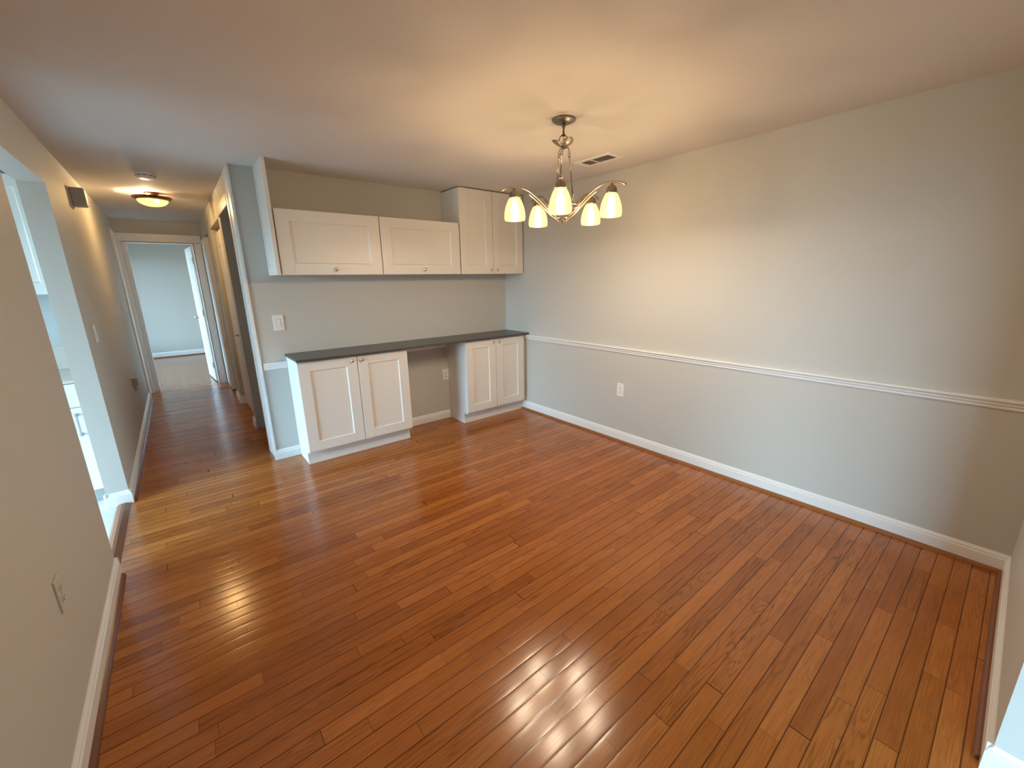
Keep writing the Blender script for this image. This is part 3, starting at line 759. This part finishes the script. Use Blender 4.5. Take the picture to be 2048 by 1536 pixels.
m = MB(); m.lathe([(0, -0.462), (0.030, -0.463), (0.031, -0.468), (0.022, -0.500), (0.020, -0.525), (0.036, -0.530), (0.038, -0.545), (0.018, -0.549), (0.010, -0.553), (0.009, -0.560), (0.005, -0.566), (0, -0.567)], (0, 0, 0), 32)
m.build('hub', NICKEL, t, smooth=True)
PH = -1.155; RS = 0.295
def bez(P, n=26):
    """Catmull-Rom through the points"""
    out = []
    Q = [P[0]] + list(P) + [P[-1]]
    for i in range(1, len(Q) - 2):
        for s in range(n // (len(P) - 1) + 1):
            u = s / (n // (len(P) - 1) + 1)
            a_, b_, c_, d_ = [Vector(q) for q in Q[i-1:i+3]]
            out.append(0.5 * ((2*b_) + (c_ - a_) * u + (2*a_ - 5*b_ + 4*c_ - d_) * u*u + (3*b_ - a_ - 3*c_ + d_) * u**3))
    out.append(Vector(P[-1])); return out
arm_rz = [(0.022, -0.540), (0.062, -0.515), (0.105, -0.476), (0.150, -0.432), (0.205, -0.388), (0.255, -0.369), (0.300, -0.366), (0.345, -0.374), (0.375, -0.386)]
arm2_rz = [(0.030, -0.552), (0.075, -0.522), (0.118, -0.482), (0.160, -0.440), (0.205, -0.404)]
zb = 1.888 - H
for k in range(5):
    a = PH + k * 2*PI/5; ca, sa = math.cos(a), math.sin(a)
    m = MB()
    m.tube(bez([(r*ca, r*sa, z) for r, z in arm_rz], 48), 0.0088, 12, 0.8)
    m.tube(bez([(r*ca - 0.0*sa, r*sa, z) for r, z in arm2_rz], 32), 0.0055, 8)
    arm = m.build('arm', NICKEL, t, smooth=True)
    m = MB(); m.tube([((ring_R-0.006)*ca, (ring_R-0.006)*sa, ring_z), ((ring_R+0.014)*ca, (ring_R+0.014)*sa, ring_z + 0.004)], 0.006, 12); m.build('arm_screw', CHROME, arm, smooth=True)
    cx_, cy_ = RS*ca, RS*sa
    m = MB()
    m.lathe([(0, -0.366), (0.0045, -0.368), (0.0045, -0.378), (0.008, -0.380), (0.014, -0.384), (0.0255, -0.393), (0.0305, -0.405), (0.0315, -0.417), (0.0325, -0.420), (0.0325, -0.425), (0.0, -0.425)], (cx_, cy_, 0), 32)
    m.build('socket_cup', DNICKEL, t, smooth=True)
    # bell shaped glass shade open at the bottom
    m = MB()
    zt = -0.4255; hS = abs(zb - zt)
    pr = [(0.0290, 0.0), (0.0350, 0.05), (0.0425, 0.15), (0.0500, 0.29), (0.0560, 0.43), (0.0600, 0.57), (0.0625, 0.70), (0.0635, 0.82), (0.0625, 0.92), (0.0590, 1.0)]
    outer = [(r, zt - f * hS) for r, f in pr]; inner = [(r - 0.003, z + (0.0 if i_ else -0.003)) for i_, (r, z) in enumerate(outer)]
    m.lathe(outer, (cx_, cy_, 0), 40)
    sh = m.build('glass_shade', SHADE, t, smooth=True)
    m = MB(); m.lathe([(0, -0.430), (0.012, -0.432), (0.013, -0.450), (0.020, -0.470), (0.026, -0.492), (0.024, -0.510), (0.014, -0.523), (0, -0.527)], (cx_, cy_, 0), 24)
    bl = m.build('bulb', BULB, t, smooth=True)

# ------------------------------------------------------------------ kitchen seen through the opening
KX1 = XL - T - 0.006; KX0 = KX1 - 0.62
def kitchen_unit(x0, x1, label):
    t = thing('kitchen_base_cabinet', label, 'cabinet', None, (x0, 0.65, 0))
    w = x1 - x0
    m = MB(); m.box(0, w, -0.62, -0.001, 0.10, 0.905); m.build('carcass', CABIN, t, bevel=0.001)
    m = MB(); m.box(0, w, -0.57, -0.01, 0, 0.10); m.build('toe_kick', GRAYPL, t)
    d = shaker(0.003, w - 0.003, 0.735, 0.898, -0.642, st=0.07, rl=0.045); ob = d.build('drawer', CAB, t)
    h = MB(); h.tube([(w/2 - 0.06, -0.672, 0.815), (w/2 + 0.06, -0.672, 0.815)], 0.005, 10); h.tube([(w/2 - 0.05, -0.640, 0.815), (w/2 - 0.05, -0.672, 0.815)], 0.004, 8); h.tube([(w/2 + 0.05, -0.640, 0.815), (w/2 + 0.05, -0.672, 0.815)], 0.004, 8); h.build('handle', BRUSH, ob)
    d = shaker(0.003, w - 0.003, 0.108, 0.729, -0.642, st=0.07, rl=0.07); ob = d.build('door', CAB, t)
    h = MB(); hx = w - 0.045; h.tube([(hx, -0.674, 0.53), (hx, -0.674, 0.69)], 0.006, 10)
    h.box(hx - 0.008, hx + 0.008, -0.674, -0.640, 0.672, 0.69); h.box(hx - 0.008, hx + 0.008, -0.674, -0.640, 0.53, 0.548); h.build('handle', BRUSH, ob)
    return t
kitchen_unit(KX0, KX1, 'white kitchen base cabinet with a vertical bar handle seen through the opening')
m = MB(); m.box(-6.0, KX0 - 0.004, 0.03, 0.649, 0.0, 0.905); o = m.build('kitchen_base_run', CABIN, None, bevel=0.003); tag(o, 'rest of the white kitchen base cabinets farther inside the kitchen', 'cabinet')
m = MB(); m.box(-6.0, KX1, -0.005, 0.649, 0.907, 0.925); o = m.build('kitchen_countertop', MARB, None, bevel=0.002); tag(o, 'pale beige kitchen countertop on the white cabinet past the opening', 'countertop')
m = MB(); m.box(-6.0, KX1 + 0.004, 0.630, 0.6495, 0.926, 1.11); struct(m, 'trim_15', MARB, 'beige stone upstand above the kitchen countertop', 'upstand')
m = MB(); m.box(-6.0, KX1 + 0.004, 0.638, 0.6495, 1.1105, 1.5); o = struct(m, 'trim_14', SPLASH, 'pale marbled tile backsplash of the kitchen', 'backsplash')
t = thing('kitchen_wall_cabinet', 'white kitchen wall cabinet seen through the opening in the left wall', 'cabinet', None, (KX0, 0.65, 1.502))
m = MB(); m.box(0, 0.62, -0.62, -0.012, 0, 0.72); m.build('carcass', CABIN, t, bevel=0.001)
d = shaker(0.003, 0.617, 0.003, 0.717, -0.642, st=0.030, rl=0.07); d.build('door', CAB, t)

# ------------------------------------------------------------------ lights
def point(name, loc, power, col, r):
    l = bpy.data.lights.new(name, 'POINT'); l.energy = power; l.color = col; l.shadow_soft_size = r
    o = bpy.data.objects.new(name, l); o.location = loc; COL.objects.link(o); return o
for k in range(5):
    a = PH + k * 2*PI/5
    point('chandelier_bulb_light', (CX + RS*math.cos(a), CY + RS*math.sin(a), 1.888 + 0.014), 8.8, WARM, 0.02)
point('hall_lamp_light', (HLX - 0.035, HLY, H - 0.034), 8.0, (1.0, 0.72, 0.42), 0.010)  # added point above the pan, makes the light leaking over the rim
point('hall_lamp_light', (HLX - 0.03, HLY, H - 0.075), 34.0, (1.0, 0.76, 0.50), 0.02)
SKY = 23.0
def area(name, loc, rot, sx, sy, power, col, spread=180):
    l = bpy.data.lights.new(name, 'AREA'); l.shape = 'RECTANGLE'; l.size = sx; l.size_y = sy; l.energy = power; l.color = col; l.spread = math.radians(spread)
    o = bpy.data.objects.new(name, l); o.location = loc; o.rotation_euler = rot; COL.objects.link(o); return o
# daylight: the sky seen through the three glazed openings (light portals sit in the openings)
for nm, loc, sx, sy in (('portal_kitchen', (-6.81, -1.25, 1.05), 2.1, 2.3), ('portal_living', (-5.51, -6.72, 1.185), 2.13, 3.95), ('portal_bedroom', (-4.81, 5.95, 1.25), 1.9, 3.3)):
    o = area(nm, loc, (0, -PI/2, 0), sx, sy, 1.0, (1, 1, 1)); o.data.cycles.is_portal = True
w = bpy.data.worlds.new('sky'); scn.world = w; w.use_nodes = True
nt = w.node_tree
for n in list(nt.nodes): nt.nodes.remove(n)
out = N(nt, 'ShaderNodeOutputWorld'); bg = N(nt, 'ShaderNodeBackground'); tc = N(nt, 'ShaderNodeTexCoord'); sp = N(nt, 'ShaderNodeSeparateXYZ')
nt.links.new(tc.outputs['Generated'], sp.inputs[0])
rp = N(nt, 'ShaderNodeValToRGB'); cr = rp.color_ramp
cr.elements[0].position = 0.0; cr.elements[0].color = (0.09, 0.10, 0.10, 1)
cr.elements[1].position = 1.0; cr.elements[1].color = (0.36, 0.60, 0.90, 1)
e = cr.elements.new(0.485); e.color = (0.11, 0.12, 0.12, 1)
e = cr.elements.new(0.51); e.color = (0.52, 0.79, 1.0, 1)
e = cr.elements.new(0.65); e.color = (0.48, 0.75, 1.0, 1)
zz = math_node(nt, 'MULTIPLY_ADD', sp.outputs['Z'], 0.5, 0.5)
nt.links.new(zz, rp.inputs[0]); nt.links.new(rp.outputs[0], bg.inputs[0]); bg.inputs[1].default_value = SKY
nt.links.new(bg.outputs[0], out.inputs[0])

# ------------------------------------------------------------------ camera
cam = bpy.data.cameras.new('camera'); co = bpy.data.objects.new('camera', cam); COL.objects.link(co)
cam.sensor_fit = 'HORIZONTAL'; cam.sensor_width = 36.0; cam.lens = 820.82 / 2048 * 36.0; cam.clip_start = 0.02; cam.clip_end = 60
yaw, pitch, roll = [math.radians(v) for v in (-38.7595, -14.198, -1.0042)]
cy_, sy_, cp, sp_ = math.cos(yaw), math.sin(yaw), math.cos(pitch), math.sin(pitch)
fwd = Vector((-sy_*cp, cy_*cp, sp_)); right = Vector((cy_, sy_, 0)); up = right.cross(fwd)
r2 = right*math.cos(roll) + up*math.sin(roll); u2 = -right*math.sin(roll) + up*math.cos(roll)
M = Matrix((r2, u2, -fwd)).transposed().to_4x4(); M.translation = Vector((-3.1607, -4.0355, 1.5412))
co.matrix_world = M
scn.camera = co

vs = scn.view_settings
vs.view_transform = 'Standard'; vs.look = 'None'; vs.gamma = 1.0; vs.exposure = 0.75
vs.use_curve_mapping = False
